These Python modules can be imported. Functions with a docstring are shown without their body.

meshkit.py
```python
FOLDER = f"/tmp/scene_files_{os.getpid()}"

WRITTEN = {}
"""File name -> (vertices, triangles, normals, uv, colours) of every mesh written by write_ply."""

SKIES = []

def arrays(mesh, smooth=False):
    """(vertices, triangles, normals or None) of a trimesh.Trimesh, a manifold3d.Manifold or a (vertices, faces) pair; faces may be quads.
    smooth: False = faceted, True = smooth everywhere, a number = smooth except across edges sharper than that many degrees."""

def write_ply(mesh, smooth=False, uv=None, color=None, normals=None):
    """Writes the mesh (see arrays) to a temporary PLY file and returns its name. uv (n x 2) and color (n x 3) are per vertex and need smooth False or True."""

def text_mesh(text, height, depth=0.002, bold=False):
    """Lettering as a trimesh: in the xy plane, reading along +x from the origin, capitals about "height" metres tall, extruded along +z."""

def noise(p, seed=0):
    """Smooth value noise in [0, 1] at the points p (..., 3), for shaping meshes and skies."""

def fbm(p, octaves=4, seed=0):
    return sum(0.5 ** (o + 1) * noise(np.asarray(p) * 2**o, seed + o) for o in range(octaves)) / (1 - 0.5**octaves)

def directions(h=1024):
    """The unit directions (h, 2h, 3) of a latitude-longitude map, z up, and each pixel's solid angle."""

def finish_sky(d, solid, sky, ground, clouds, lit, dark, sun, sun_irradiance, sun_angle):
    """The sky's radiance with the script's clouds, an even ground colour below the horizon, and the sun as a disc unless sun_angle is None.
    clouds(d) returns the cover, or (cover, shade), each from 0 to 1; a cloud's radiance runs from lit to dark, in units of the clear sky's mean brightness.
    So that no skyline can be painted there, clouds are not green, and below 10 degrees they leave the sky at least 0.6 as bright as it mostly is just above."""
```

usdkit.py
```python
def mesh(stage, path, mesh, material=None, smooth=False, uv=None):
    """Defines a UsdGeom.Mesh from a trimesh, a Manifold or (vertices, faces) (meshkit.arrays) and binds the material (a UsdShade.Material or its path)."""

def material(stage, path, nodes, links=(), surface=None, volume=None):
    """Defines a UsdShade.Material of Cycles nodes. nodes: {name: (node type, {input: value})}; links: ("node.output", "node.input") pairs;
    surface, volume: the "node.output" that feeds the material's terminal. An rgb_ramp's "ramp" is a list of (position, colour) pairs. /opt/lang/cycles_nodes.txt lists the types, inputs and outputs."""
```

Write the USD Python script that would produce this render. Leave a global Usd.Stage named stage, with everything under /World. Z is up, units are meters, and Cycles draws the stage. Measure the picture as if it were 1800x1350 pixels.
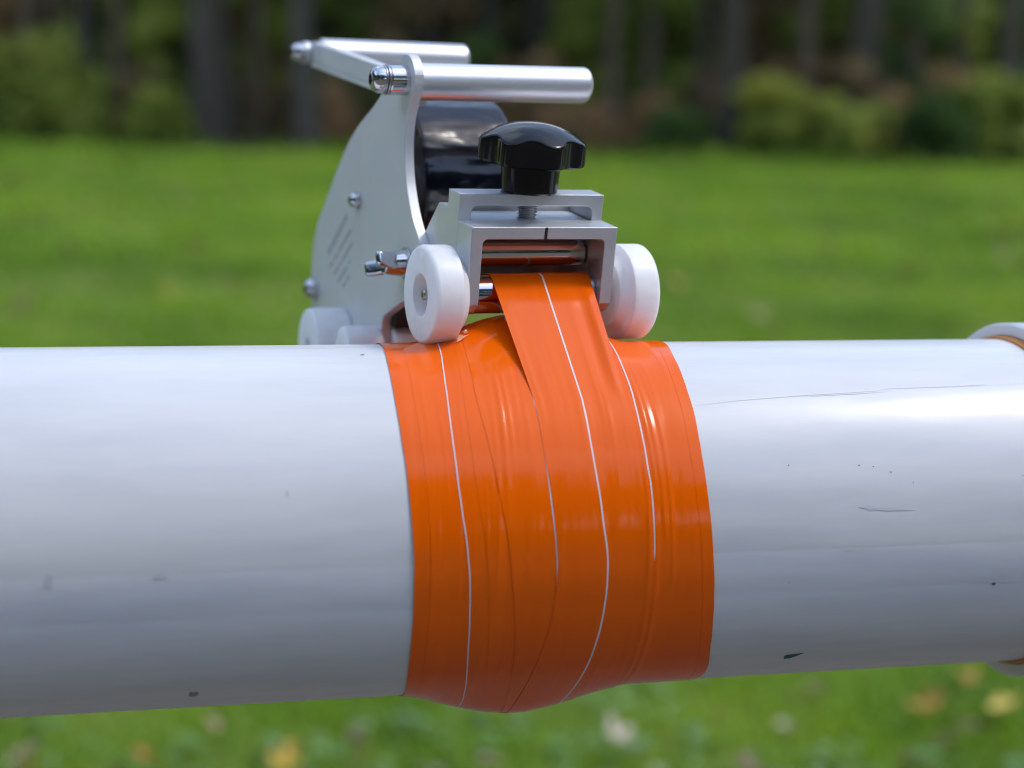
import math, random
import numpy as np, trimesh, manifold3d as m3, usdkit, meshkit
from shapely.geometry import Polygon, Point, box as sbox, LineString
from pxr import Usd, UsdGeom, UsdLux, UsdShade, Gf, Sdf

stage = Usd.Stage.CreateInMemory()
UsdGeom.SetStageUpAxis(stage, 'Z'); UsdGeom.SetStageMetersPerUnit(stage, 1.0)
UsdGeom.Xform.Define(stage, '/World')
rnd = np.random.default_rng(7)
D2R = math.pi / 180

# ------------------------------------------------------------------ camera, sky, sun, exposure
CAM_H = 1.30
PITCH, ROLL = 9.05 * D2R, 1.37 * D2R
fwd = np.array([0, math.cos(PITCH), -math.sin(PITCH)]); up0 = np.array([0, math.sin(PITCH), math.cos(PITCH)]); rt0 = np.array([1., 0, 0])
rt = rt0 * math.cos(ROLL) + up0 * math.sin(ROLL); up = -rt0 * math.sin(ROLL) + up0 * math.cos(ROLL)
cam = UsdGeom.Camera.Define(stage, '/World/camera')
cam.AddTransformOp().Set(Gf.Matrix4d(*rt, 0, *up, 0, *(-fwd), 0, 0, 0, CAM_H, 1))
cam.CreateHorizontalApertureAttr(36.0); cam.CreateVerticalApertureAttr(27.0); cam.CreateFocalLengthAttr(60.0)
cam.CreateFStopAttr(4.5); cam.CreateFocusDistanceAttr(0.805)
cam.CreateClippingRangeAttr(Gf.Vec2f(0.05, 10000))
cam.CreateExposureAttr(1.05)

SUN_EL, SUN_AZ = 57 * D2R, 88 * D2R          # az = atan2(x, y)
sun_dir = np.array([math.sin(SUN_AZ) * math.cos(SUN_EL), math.cos(SUN_AZ) * math.cos(SUN_EL), math.sin(SUN_EL)])
usdkit.material(stage, '/World/Looks/sky_look', {
    'tc': ('texture_coordinate', {}),
    'map': ('mapping', {'scale': (1.0, 1.0, 2.2)}),
    'n': ('noise_texture', {'scale': 2.1, 'detail': 6.0, 'roughness': 0.55, 'distortion': 0.3}),
    'r': ('rgb_ramp', {'ramp': [(0.0, (0, 0, 0)), (0.50, (0, 0, 0)), (0.70, (1, 1, 1)), (1.0, (1, 1, 1))]}),
    'sky': ('sky_texture', {'sky_type': 'single_scattering', 'sun_disc': False, 'sun_elevation': SUN_EL, 'sun_rotation': SUN_AZ}),
    'grey': ('rgb_to_bw', {}),
    'cl': ('mix_color', {'blend_type': 'mix', 'fac': 0.62, 'b': (7.0, 7.4, 8.2), 'use_clamp': False}),
    'mix': ('mix_color', {'blend_type': 'mix', 'use_clamp': False}),
    'bg': ('background_shader', {'strength': 0.15}),
}, [('tc.generated', 'map.vector'), ('map.vector', 'n.vector'), ('n.fac', 'r.fac'), ('sky.color', 'cl.a'),
    ('sky.color', 'mix.a'), ('cl.result', 'mix.b'), ('r.color', 'mix.fac'), ('mix.result', 'bg.color')], surface='bg.background')
dome = UsdLux.DomeLight.Define(stage, '/World/sky')
UsdShade.MaterialBindingAPI.Apply(dome.GetPrim()).Bind(UsdShade.Material.Get(stage, '/World/Looks/sky_look'))
dome.GetPrim().SetCustomDataByKey('kind', 'structure')
sun = UsdLux.DistantLight.Define(stage, '/World/sun')
sun.CreateIntensityAttr(0.17); sun.CreateAngleAttr(12.0); sun.CreateColorAttr(Gf.Vec3f(1, .95, .88)); sun.GetPrim().CreateAttribute('inputs:normalize', Sdf.ValueTypeNames.Bool).Set(True)
zz = sun_dir; xx = np.cross([0, 0, 1], zz); xx /= np.linalg.norm(xx); yy = np.cross(zz, xx)
sun.AddTransformOp().Set(Gf.Matrix4d(*xx, 0, *yy, 0, *zz, 0, 0, 0, 30, 1))

# ------------------------------------------------------------------ helpers
_names = {}
def numbered(parent, name):
    k = (parent, name); n = _names.get(k, 0); _names[k] = n + 1
    return f'{parent}/{name}' if n == 0 else f'{parent}/{name}_{n:03d}'
def path_of(p): return '/World' if p is None else str(p.GetPath())
def mark(p, label=None, cat=None, group=None, kind=None):
    for k, v in (('label', label), ('category', cat), ('group', group), ('kind', kind)):
        if v: p.SetCustomDataByKey(k, v)
    return p
def obj(name, mesh, material, parent=None, smooth=35, uv=None, **kw):
    m = usdkit.mesh(stage, numbered(path_of(parent), name), mesh, f'/World/Looks/{material}', smooth=smooth, uv=uv)
    return mark(m.GetPrim(), **kw)
def thing(name, label, cat, loc=(0, 0, 0), rotz=0, group=None, kind=None, matrix=None, scale=None):
    x = UsdGeom.Xform.Define(stage, numbered('/World', name))
    if matrix is not None: x.AddTransformOp().Set(matrix)
    else:
        x.AddTranslateOp().Set(Gf.Vec3d(*map(float, loc))); x.AddRotateZOp().Set(float(rotz))
        if scale: x.AddScaleOp().Set(Gf.Vec3f(*map(float, scale)))
    return mark(x.GetPrim(), label, cat, group, kind)
def copy(src, name, label, cat, loc, rotz, group=None, scale=None):
    p = thing(name, label, cat, loc, rotz, group, scale=scale)
    p.GetReferences().AddInternalReference(src.GetPath()); p.SetInstanceable(True)
    return p
cat_ = trimesh.util.concatenate
def from_man(m):
    k = m.to_mesh(); return trimesh.Trimesh(k.vert_properties[:, :3], k.tri_verts, process=False)
def lathe_x(profile, sections=64):
    """profile: (x, r) list from left to right, turned about the X axis."""
    p = np.array([(r, x) for x, r in profile], float)
    m = trimesh.creation.revolve(p, sections=sections)
    v = m.vertices; m.vertices = np.c_[v[:, 2], v[:, 0], v[:, 1]]
    if m.volume < 0: m.invert()
    return m
def cyl_x(x0, x1, r, y=0, z=0, ch=0.0006, sections=64):
    m = lathe_x([(x0, 0), (x0, r - ch), (x0 + ch, r), (x1 - ch, r), (x1, r - ch), (x1, 0)], sections)
    m.apply_translation((0, y, z)); return m
def extr_x(poly, x0, x1):
    """shapely polygon in (y, z), extruded along X."""
    m = trimesh.creation.extrude_polygon(poly, x1 - x0, engine='earcut')
    v = m.vertices; m.vertices = np.c_[v[:, 2] + x0, v[:, 0], v[:, 1]]
    if m.volume < 0: m.invert()
    return m
def extr_y(poly, y0, y1):
    """shapely polygon in (x, z), extruded along Y."""
    m = trimesh.creation.extrude_polygon(poly, y1 - y0, engine='earcut')
    v = m.vertices; m.vertices = np.c_[v[:, 0], v[:, 2] + y0, v[:, 1]]
    if m.volume < 0: m.invert()
    return m
def man(t): return m3.Manifold(m3.Mesh(np.asarray(t.vertices, np.float32), np.asarray(t.faces, np.uint32)))
def tube(pts, radii, n=8):
    pts = np.asarray(pts, float); radii = np.broadcast_to(radii, len(pts))
    t = np.gradient(pts, axis=0); t /= np.linalg.norm(t, axis=1, keepdims=True) + 1e-12
    ref = np.array([0.31, 0.57, 0.76]); a = np.cross(t, ref); a /= np.linalg.norm(a, axis=1, keepdims=True) + 1e-12
    b = np.cross(t, a); th = np.linspace(0, 2 * np.pi, n, endpoint=False)
    v = (pts[:, None] + radii[:, None, None] * (np.cos(th)[None, :, None] * a[:, None] + np.sin(th)[None, :, None] * b[:, None])).reshape(-1, 3)
    f = []
    for i in range(len(pts) - 1):
        for j in range(n):
            p, q = i * n + j, i * n + (j + 1) % n
            f += [(p, q, q + n), (p, q + n, p + n)]
    v = np.vstack([v, pts[:1], pts[-1:]]); c0, c1 = len(v) - 2, len(v) - 1; e = (len(pts) - 1) * n
    for j in range(n): f += [(c0, (j + 1) % n, j), (c1, e + j, e + (j + 1) % n)]
    return trimesh.Trimesh(v, f, process=False)
def smoothstep(a, b, x):
    t = np.clip((x - a) / (b - a), 0, 1); return t * t * (3 - 2 * t)

# ------------------------------------------------------------------ materials
def look(name, color=(.5, .5, .5), rough=.5, metallic=0., spec=.5, bump=None, var=None, bevel=0, coord='object', extra=None, rough_var=None):
    """bump=(scale xyz, distance, detail); var=(scale xyz, colour2, low, high); rough_var=(scale, amount)"""
    n = {'tc': ('texture_coordinate', {}), 'p': ('principled_bsdf', {'base_color': color, 'roughness': rough, 'metallic': metallic, 'specular_ior_level': spec, **(extra or {})})}
    L = []; src = {'object': 'tc.object', 'UV': 'tc.UV', 'generated': 'tc.generated'}[coord]
    if var:
        n['vm'] = ('mapping', {'scale': var[0]}); n['vn'] = ('noise_texture', {'scale': 1.0, 'detail': 5.0, 'roughness': .6})
        n['vr'] = ('rgb_ramp', {'ramp': [(0, color), (var[2], color), (var[3], var[1]), (1, var[1])]})
        L += [(src, 'vm.vector'), ('vm.vector', 'vn.vector'), ('vn.fac', 'vr.fac'), ('vr.color', 'p.base_color')]
    if rough_var:
        n['rm'] = ('mapping', {'scale': rough_var[0]}); n['rn'] = ('noise_texture', {'scale': 1.0, 'detail': 4.0})
        n['rr'] = ('map_range', {'from_min': .3, 'from_max': .7, 'to_min': rough - rough_var[1], 'to_max': rough + rough_var[1]})
        L += [(src, 'rm.vector'), ('rm.vector', 'rn.vector'), ('rn.fac', 'rr.value'), ('rr.result', 'p.roughness')]
    if bevel: n['bv'] = ('bevel', {'samples': 6, 'radius': bevel})
    if bump:
        n['bm'] = ('mapping', {'scale': bump[0]}); n['bn'] = ('noise_texture', {'scale': 1.0, 'detail': bump[2] if len(bump) > 2 else 3.0})
        n['bp'] = ('bump', {'distance': bump[1], 'strength': 1.0})
        L += [(src, 'bm.vector'), ('bm.vector', 'bn.vector'), ('bn.fac', 'bp.height'), ('bp.normal', 'p.normal')]
        if bevel: L += [('bv.bevel', 'bp.normal')]
    elif bevel: L += [('bv.bevel', 'p.normal')]
    usdkit.material(stage, f'/World/Looks/{name}', n, L, surface='p.BSDF')

look('pvc_white', (.745, .755, .755), .30, bump=((9, 26, 26), .0010, 2.0), rough_var=((10, 60, 60), .07), var=((6, 45, 45), (.64, .66, .68), .40, .75), spec=.5)
look('pvc_coupling', (.74, .75, .78), .3, spec=.5)
look('aluminium_satin', (.66, .67, .68), .42, .8, bevel=.0007, bump=((900, 900, 900), .00002, 2.0), rough_var=((120, 120, 120), .05))
look('aluminium_plate', (.72, .722, .71), .55, .55, bevel=.0006, bump=((1500, 1500, 1500), .00002, 2.0), rough_var=((60, 60, 60), .04), var=((18, 18, 18), (.69, .692, .685), .45, .7))
look('aluminium_rod', (.80, .80, .81), .36, .85, bump=((3000, 150, 150), .00001, 2.0))
look('chrome', (.70, .70, .70), .12, 1.0)
look('steel', (.52, .51, .50), .3, 1.0)
look('wheel_plastic', (.84, .83, .82), .38, spec=.45, bump=((700, 700, 700), .00002), var=((60, 60, 60), (.66, .63, .60), .52, .85), extra={'subsurface_weight': .35, 'subsurface_radius': (1., .9, .85), 'subsurface_scale': .003})
look('black_gloss', (.004, .004, .004), .14, spec=.36, bump=((220, 220, 220), .00005, 2.0))
look('black_ink', (.012, .01, .012), .5)
look('grey_ink', (.40, .41, .40), .6)
look('black_film', (.003, .0035, .006), .12, bump=((14, 70, 70), .0010, 2.0), rough_var=((90, 200, 200), .06))
look('black_rubber', (.012, .012, .013), .6)
look('cardboard', (.05, .04, .035), .8)
look('orange_tape', (.97, .142, .001), .15, coord='UV', bump=((80, 4, 1), .00010, 3.0), rough_var=((60, 10, 1), .03), var=((60, 4, 1), (.92, .128, .001), .4, .7), spec=.30)
look('tape_film', (.85, .42, .26), .15)
look('tape_stripe', (.80, .72, .74), .25, spec=.4)
look('orange_primer', (.62, .22, .02), .4)
look('mark_teal', (.005, .10, .11), .5); look('mark_dark', (.17, .17, .18), .6); look('mark_mid', (.30, .30, .31), .5); look('mark_grey', (.62, .64, .665), .35); look('mark_pale', (.62, .63, .64), .35)
look('bark_brown', (.055, .043, .031), .9, bump=((14, 14, 3), .03), var=((8, 8, 2), (.08, .064, .045), .4, .65))
look('bark_tan', (.13, .092, .058), .9, bump=((14, 14, 3), .02), var=((8, 8, 2), (.09, .066, .042), .4, .65))
look('bark_grey', (.075, .060, .048), .9, bump=((14, 14, 3), .02), var=((8, 8, 2), (.095, .080, .062), .4, .65))
look('lawn_soil', (.13, .18, .018), .95, var=((3, 3, 3), (.16, .20, .028), .35, .65), bump=((40, 40, 40), .02))
look('leaf_litter', (.11, .075, .042), 1.0, var=((2.4, 2.4, 2.4), (.07, .08, .03), .4, .62), bump=((12, 12, 12), .05))
look('asphalt', (.10, .088, .073), .9, var=((30, 30, 30), (.125, .11, .09), .4, .6), bump=((220, 220, 220), .004))
def leafy(name, stops, rough=.6, transl=.6):
    usdkit.material(stage, f'/World/Looks/{name}', {
        'g': ('geometry', {}), 'r': ('rgb_ramp', {'ramp': stops}), 'k': ('mix_color', {'blend_type': 'multiply', 'fac': 1.0, 'b': (transl * 1.1, transl, transl * .6)}),
        'v': ('noise_texture', {'scale': .4, 'detail': 7.0, 'roughness': .72}), 'vr': ('rgb_ramp', {'ramp': [(0, (.40, .48, .5)), (.40, (.62, .70, .62)), (.5, (1.0, 1.0, .95)), (.60, (1.34, 1.18, 1.15)), (1, (1.45, 1.2, 1.6))]}), 'vm': ('mix_color', {'blend_type': 'multiply', 'fac': 1.0, 'use_clamp': False}),
        'p': ('principled_bsdf', {'roughness': rough, 'specular_ior_level': .3}), 't': ('translucent_bsdf', {}), 'm': ('add_closure', {})},
        [('g.random_per_island', 'r.fac'), ('g.position', 'v.vector'), ('v.fac', 'vr.fac'), ('r.color', 'vm.a'), ('vr.color', 'vm.b'), ('vm.result', 'p.base_color'), ('vm.result', 'k.a'), ('k.result', 't.color'), ('p.BSDF', 'm.closure1'), ('t.BSDF', 'm.closure2')], surface='m.closure')
leafy('grass_blade', [(0, (0.114, 0.198, 0.012)), (0.5, (0.162, 0.271, 0.019)), (0.85, (0.239, 0.302, 0.035)), (1, (0.312, 0.312, 0.094))], .5, .9)
leafy('leaf_olive', [(0, (0.212, 0.245, 0.049)), (0.6, (0.38, 0.402, 0.091)), (1, (0.591, 0.505, 0.127))])
leafy('leaf_green', [(0, (0.065, 0.117, 0.031)), (0.6, (0.117, 0.195, 0.052)), (1, (0.195, 0.26, 0.073))])
leafy('leaf_yellowgreen', [(0, (0.247, 0.289, 0.064)), (0.6, (0.377, 0.42, 0.102)), (1, (0.551, 0.522, 0.145))])
leafy('leaf_brown', [(0, (0.264, 0.178, 0.096)), (0.5, (0.448, 0.289, 0.158)), (1, (0.395, 0.395, 0.131))])
leafy('leaf_evergreen', [(0, (0.02, 0.027, 0.014)), (0.6, (0.037, 0.051, 0.02)), (1, (0.06, 0.071, 0.027))])
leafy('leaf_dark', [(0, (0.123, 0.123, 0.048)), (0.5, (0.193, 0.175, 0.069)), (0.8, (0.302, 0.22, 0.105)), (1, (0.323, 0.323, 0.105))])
for nm, c in (('fallen_yellow', (.62, .42, .05)), ('fallen_bright', (.80, .60, .14)), ('fallen_ochre', (.45, .27, .04)), ('fallen_tan', (.42, .30, .19)), ('fallen_pale', (.55, .48, .38)), ('fallen_brown', (.22, .14, .10)), ('fallen_orange', (.50, .20, .05))):
    look(nm, c, .6)

# ------------------------------------------------------------------ the ground
def gz(x, y):
    x = np.asarray(x, float); y = np.asarray(y, float)
    z = .65 * np.clip((y - 5) / 22, 0, 1) + .9 * smoothstep(30, 70, y)
    w = smoothstep(2, 9, np.abs(y) + np.abs(x))
    return z + w * .05 * (meshkit.noise(np.stack([x * .35, y * .35, 0 * x], -1), 3) - .5)
def grid_sheet(xs, ys, dz=0.):
    X, Y = np.meshgrid(xs, ys); Z = gz(X, Y) + dz
    n, m = len(ys), len(xs); i = np.arange(n * m).reshape(n, m)
    f = np.c_[i[:-1, :-1].ravel(), i[:-1, 1:].ravel(), i[1:, 1:].ravel(), i[1:, :-1].ravel()]
    return np.c_[X.ravel(), Y.ravel(), Z.ravel()], f
gx = np.r_[np.linspace(-300, -30, 10), np.linspace(-27, 27, 73), np.linspace(30, 300, 10)]
gy = np.r_[np.linspace(-300, -30, 10), np.linspace(-26, 60, 130), np.linspace(70, 400, 10)]
obj('ground', grid_sheet(gx, gy), 'lawn_soil', smooth=True, label='green lawn ground running back to the trees', kind='structure')
obj('forest_floor', grid_sheet(np.linspace(-40, 40, 81), np.linspace(26.2, 62, 60), .02), 'leaf_litter', smooth=True, label='brown leaf littered floor under the trees', kind='structure')

px_, py_ = np.linspace(-40, 40, 161), np.linspace(-7, 2.75, 40)
obj('driveway', grid_sheet(px_, py_, .012), 'asphalt', smooth=True, label='dark asphalt strip in front of the lawn under the pipe', kind='structure')
def blades(n, xr, yr, h, w, seed, tilt=.5):
    """n blades, one bent strip of two quads each."""
    g = np.random.default_rng(seed)
    y = g.uniform(*yr, n); half = np.interp(y, [3, 27], [xr[0], xr[1]]); x = g.uniform(-1, 1, n) * half
    dens = meshkit.noise(np.stack([x * 2.2, y * 2.2, 0 * x], -1), 5)
    hh = h * g.uniform(.5, 1.25, n) * (.3 + 1.4 * dens); ww = w * g.uniform(.7, 1.3, n)
    a = g.uniform(0, 2 * np.pi, n); b = a + g.uniform(1.0, 2.2, n); lean = g.uniform(.15, 1.0, n) * tilt * 2
    base = np.stack([x, y, gz(x, y) - .003], -1); side = np.stack([np.cos(a), np.sin(a), 0 * a], -1) * ww[:, None] / 2; d = np.stack([np.cos(b), np.sin(b), 0 * b], -1)
    mid = base + d * (hh * lean * .35)[:, None] + np.array([0, 0, 1.]) * (hh * .6)[:, None]; tip = base + d * (hh * lean)[:, None] + np.array([0, 0, 1.]) * (hh * (1 - .35 * lean))[:, None]
    v = np.stack([base - side, base + side, mid - side * .8, mid + side * .8, tip], 1).reshape(-1, 3)
    o = (np.arange(n) * 5)[:, None]
    f = np.concatenate([o + [[0, 1, 3]], o + [[0, 3, 2]], o + [[2, 3, 4]]], 0)
    return v, f
def merge(parts):
    v, f, o = [], [], 0
    for a, b in parts: v.append(a); f.append(b + o); o += len(a)
    return np.vstack(v), np.vstack(f)
grass = merge([blades(42000, (1.7, 9), (2.76, 4.6), .055, .0075, 1), blades(60000, (2.6, 9.5), (4.6, 12), .06, .013, 2), blades(70000, (2.6, 10), (12, 27), .07, .026, 4), blades(2500, (4, 11), (26.2, 28.0), .22, .03, 6)])
obj('grass', grass, 'grass_blade', smooth=False, label='short green lawn grass blades', kind='stuff')

def scraps(n, yr, size, z, seed):
    g = np.random.default_rng(seed); y = g.uniform(*yr, n); x = g.uniform(-1, 1, n) * np.interp(y, [3, 27], [1.7, 9]); keep = meshkit.noise(np.stack([x * 1.7, y * 1.7, 0 * x], -1), seed) > .42; x, y = x[keep], y[keep]; n = len(x)
    c = np.stack([x, y, gz(x, y) + z * g.uniform(.4, 1.2, n)], -1); th = np.linspace(0, 2 * np.pi, 6, endpoint=False); t1 = g.normal(0, .35, (n, 3)) + [1, 0, 0]; t2 = g.normal(0, .35, (n, 3)) + [0, 1, 0]; s = size * g.uniform(.5, 1.5, n)
    v = (c[:, None] + s[:, None, None] * .5 * (np.cos(th)[None, :, None] * t1[:, None] + np.sin(th)[None, :, None] * t2[:, None])).reshape(-1, 3); o = (np.arange(n) * 6)[:, None]
    return v, np.concatenate([o + [[0, 1, 2]], o + [[0, 2, 3]], o + [[0, 3, 4]], o + [[0, 4, 5]]], 0)
leafy('clover_leaf', [(0, (.10, .19, .05)), (.6, (.16, .26, .09)), (1, (.24, .32, .17))], .35, .5)
leafy('dry_scrap', [(0, (.16, .09, .05)), (.5, (.30, .20, .12)), (1, (.42, .34, .24))], .7, .3)
obj('clover', scraps(3600, (2.8, 5.0), .024, .05, 21), 'clover_leaf', smooth=False, label='small round clover leaves among the near grass', kind='stuff')
obj('leaf_scraps', merge([scraps(420, (2.8, 5.0), .022, .04, 22), scraps(900, (6, 26), .07, .06, 23)]), 'dry_scrap', smooth=False, label='brown scraps of dry leaves among the grass', kind='stuff')

# ------------------------------------------------------------------ woodland: trees, shrubs, far wood
def leaf_cards(n, centres, radii, size, seed, squash=.8):
    g = np.random.default_rng(seed); k = g.integers(0, len(centres), n)
    d = g.normal(size=(n, 3)); d /= np.linalg.norm(d, axis=1, keepdims=True); r = g.uniform(.15, 1, n) ** .5
    c = np.asarray(centres)[k] + d * (r * np.asarray(radii)[k])[:, None] * [1, 1, squash]
    a = g.normal(size=(n, 3)); a /= np.linalg.norm(a, axis=1, keepdims=True); b = np.cross(a, g.normal(size=(n, 3))); b /= np.linalg.norm(b, axis=1, keepdims=True)
    s = (size * g.uniform(.6, 1.4, n))[:, None]
    v = np.stack([c - a * s, c + b * s * .5, c + a * s, c - b * s * .5], 1).reshape(-1, 3); o = (np.arange(n) * 4)[:, None]
    return v, np.concatenate([o + [[0, 1, 2]], o + [[0, 2, 3]]], 0)
def make_tree(label, loc, height, rad, bark, leaf, seed, crown_from=.45, spread=2.8, nleaf=2600, group=None):
    g = np.random.default_rng(seed)
    t = thing('tree', label, 'tree', loc, 0, group)
    zs = np.linspace(-.2, height * .9, 12); wob = np.cumsum(g.normal(0, .05, (12, 2)), 0)
    pts = np.c_[wob - wob[0], zs]; rr = rad * (1 - .85 * np.linspace(0, 1, 12)) * (1 + .5 * np.exp(-np.linspace(0, 12, 12)))
    trunk = [tube(pts, rr, 14)]; cs, rs = [], []
    for i in range(11):
        z = height * g.uniform(crown_from, .85); p = np.array([np.interp(z, zs, pts[:, 0]), np.interp(z, zs, pts[:, 1]), z]); an = g.uniform(0, 6.28); L = spread * g.uniform(.5, 1) * (1.15 - z / height)
        e = p + [math.cos(an) * L, math.sin(an) * L, L * .5]
        trunk.append(tube([p, (p + e) / 2 + [0, 0, -.1], e], [rad * .3, rad * .2, rad * .06], 7))
        for q in (.55, 1.0): cs.append(p + (e - p) * q + g.normal(0, .3, 3)); rs.append(spread * g.uniform(.26, .45))
    cs.append(pts[-1]); rs.append(spread * .4)
    obj('trunk', cat_(trunk), bark, t, smooth=True); obj('crown', leaf_cards(nleaf, cs, rs, .17, seed), leaf, t, smooth=False)
    return t
tree_specs = [  # x, y, height, radius, bark, leaf, label
    (-6.95, 28.2, 11, .22, 'bark_brown', 'leaf_olive', 'brown trunked tree at the far left edge of the wood'),
    (-6.0, 28.8, 12, .17, 'bark_grey', 'leaf_yellowgreen', 'slim grey trunked tree behind the pale bushes on the left'),
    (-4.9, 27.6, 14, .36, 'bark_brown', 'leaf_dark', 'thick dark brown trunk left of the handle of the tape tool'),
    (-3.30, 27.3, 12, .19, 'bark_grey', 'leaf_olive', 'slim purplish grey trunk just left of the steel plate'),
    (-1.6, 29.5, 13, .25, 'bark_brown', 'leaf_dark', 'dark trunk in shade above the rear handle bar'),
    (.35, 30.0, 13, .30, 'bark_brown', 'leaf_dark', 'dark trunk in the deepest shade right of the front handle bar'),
    (3.45, 27.8, 13, .23, 'bark_brown', 'leaf_olive', 'brown trunk right of centre behind the dark green shrub'),
    (4.15, 29.6, 12, .16, 'bark_brown', 'leaf_brown', 'thin dark trunk standing between two olive bushes'),
    (5.55, 28.0, 13, .28, 'bark_brown', 'leaf_green', 'dark trunk at the right of the wood'),
    (7.3, 29.0, 12, .18, 'bark_grey', 'leaf_green', 'slim grey trunk near the right edge of the view'),
]
tree_specs += [
    (-8.0, 27.9, 11, .13, 'bark_tan', 'leaf_olive', 'thin tan trunk in the top left corner'),
    (-7.5, 28.1, 11, .10, 'bark_tan', 'leaf_yellowgreen', 'very thin tan trunk beside the top left corner tree'),
    (-6.45, 27.8, 11, .12, 'bark_tan', 'leaf_yellowgreen', 'thin tan trunk among the pale bushes on the left'),
    (-4.25, 28.0, 12, .12, 'bark_tan', 'leaf_brown', 'thin tan trunk right of the thick dark trunk'),
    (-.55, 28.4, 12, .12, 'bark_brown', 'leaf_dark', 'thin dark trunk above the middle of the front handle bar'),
    (1.55, 27.9, 12, .11, 'bark_tan', 'leaf_brown', 'thin reddish tan trunk right of the front handle bar'),
    (2.05, 28.3, 12, .13, 'bark_tan', 'leaf_brown', 'tan trunk rising out of the large olive bush'),
    (2.9, 28.1, 12, .10, 'bark_brown', 'leaf_olive', 'thin brown trunk left of the brown trunk right of centre'),
    (4.75, 28.1, 12, .15, 'bark_tan', 'leaf_olive', 'pale tan trunk between the two darker trunks at right'),
    (6.35, 28.2, 12, .12, 'bark_tan', 'leaf_green', 'thin tan trunk right of the right dark trunk'),
    (7.95, 28.2, 12, .16, 'bark_brown', 'leaf_green', 'brown trunk at the far right edge of the view')]
trees = []
for i, (x, y, h, r, bk, lf, lb) in enumerate(tree_specs):
    trees.append(make_tree(lb, (x, y, float(gz(x, y))), h, r, bk, lf, 40 + i, group='trees at the edge of the lawn'))
def make_shrub(label, loc, w, h, leaf, seed, n=2600, size=.09):
    g = np.random.default_rng(seed); t = thing('shrub', label, 'shrub', loc, 0, 'shrubs along the edge of the wood')
    st, cs, rs = [], [], []
    for i in range(9):
        an = g.uniform(0, 6.28); L = w * g.uniform(.1, .75); e = np.array([math.cos(an) * L, math.sin(an) * L * .6, h * g.uniform(.35, .85)])
        st.append(tube([[0, 0, -.1], e * [.4, .4, .5], e], [.03, .02, .008], 6)); cs.append(e); rs.append(min(w, h) * g.uniform(.25, .42))
        cs.append(e * [1, 1, .45]); rs.append(min(w, h) * g.uniform(.22, .34))
    obj('stems', cat_(st), 'bark_brown', t, smooth=True); obj('foliage', leaf_cards(n, cs, rs, size, seed), leaf, t, smooth=False)
    return t
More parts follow.
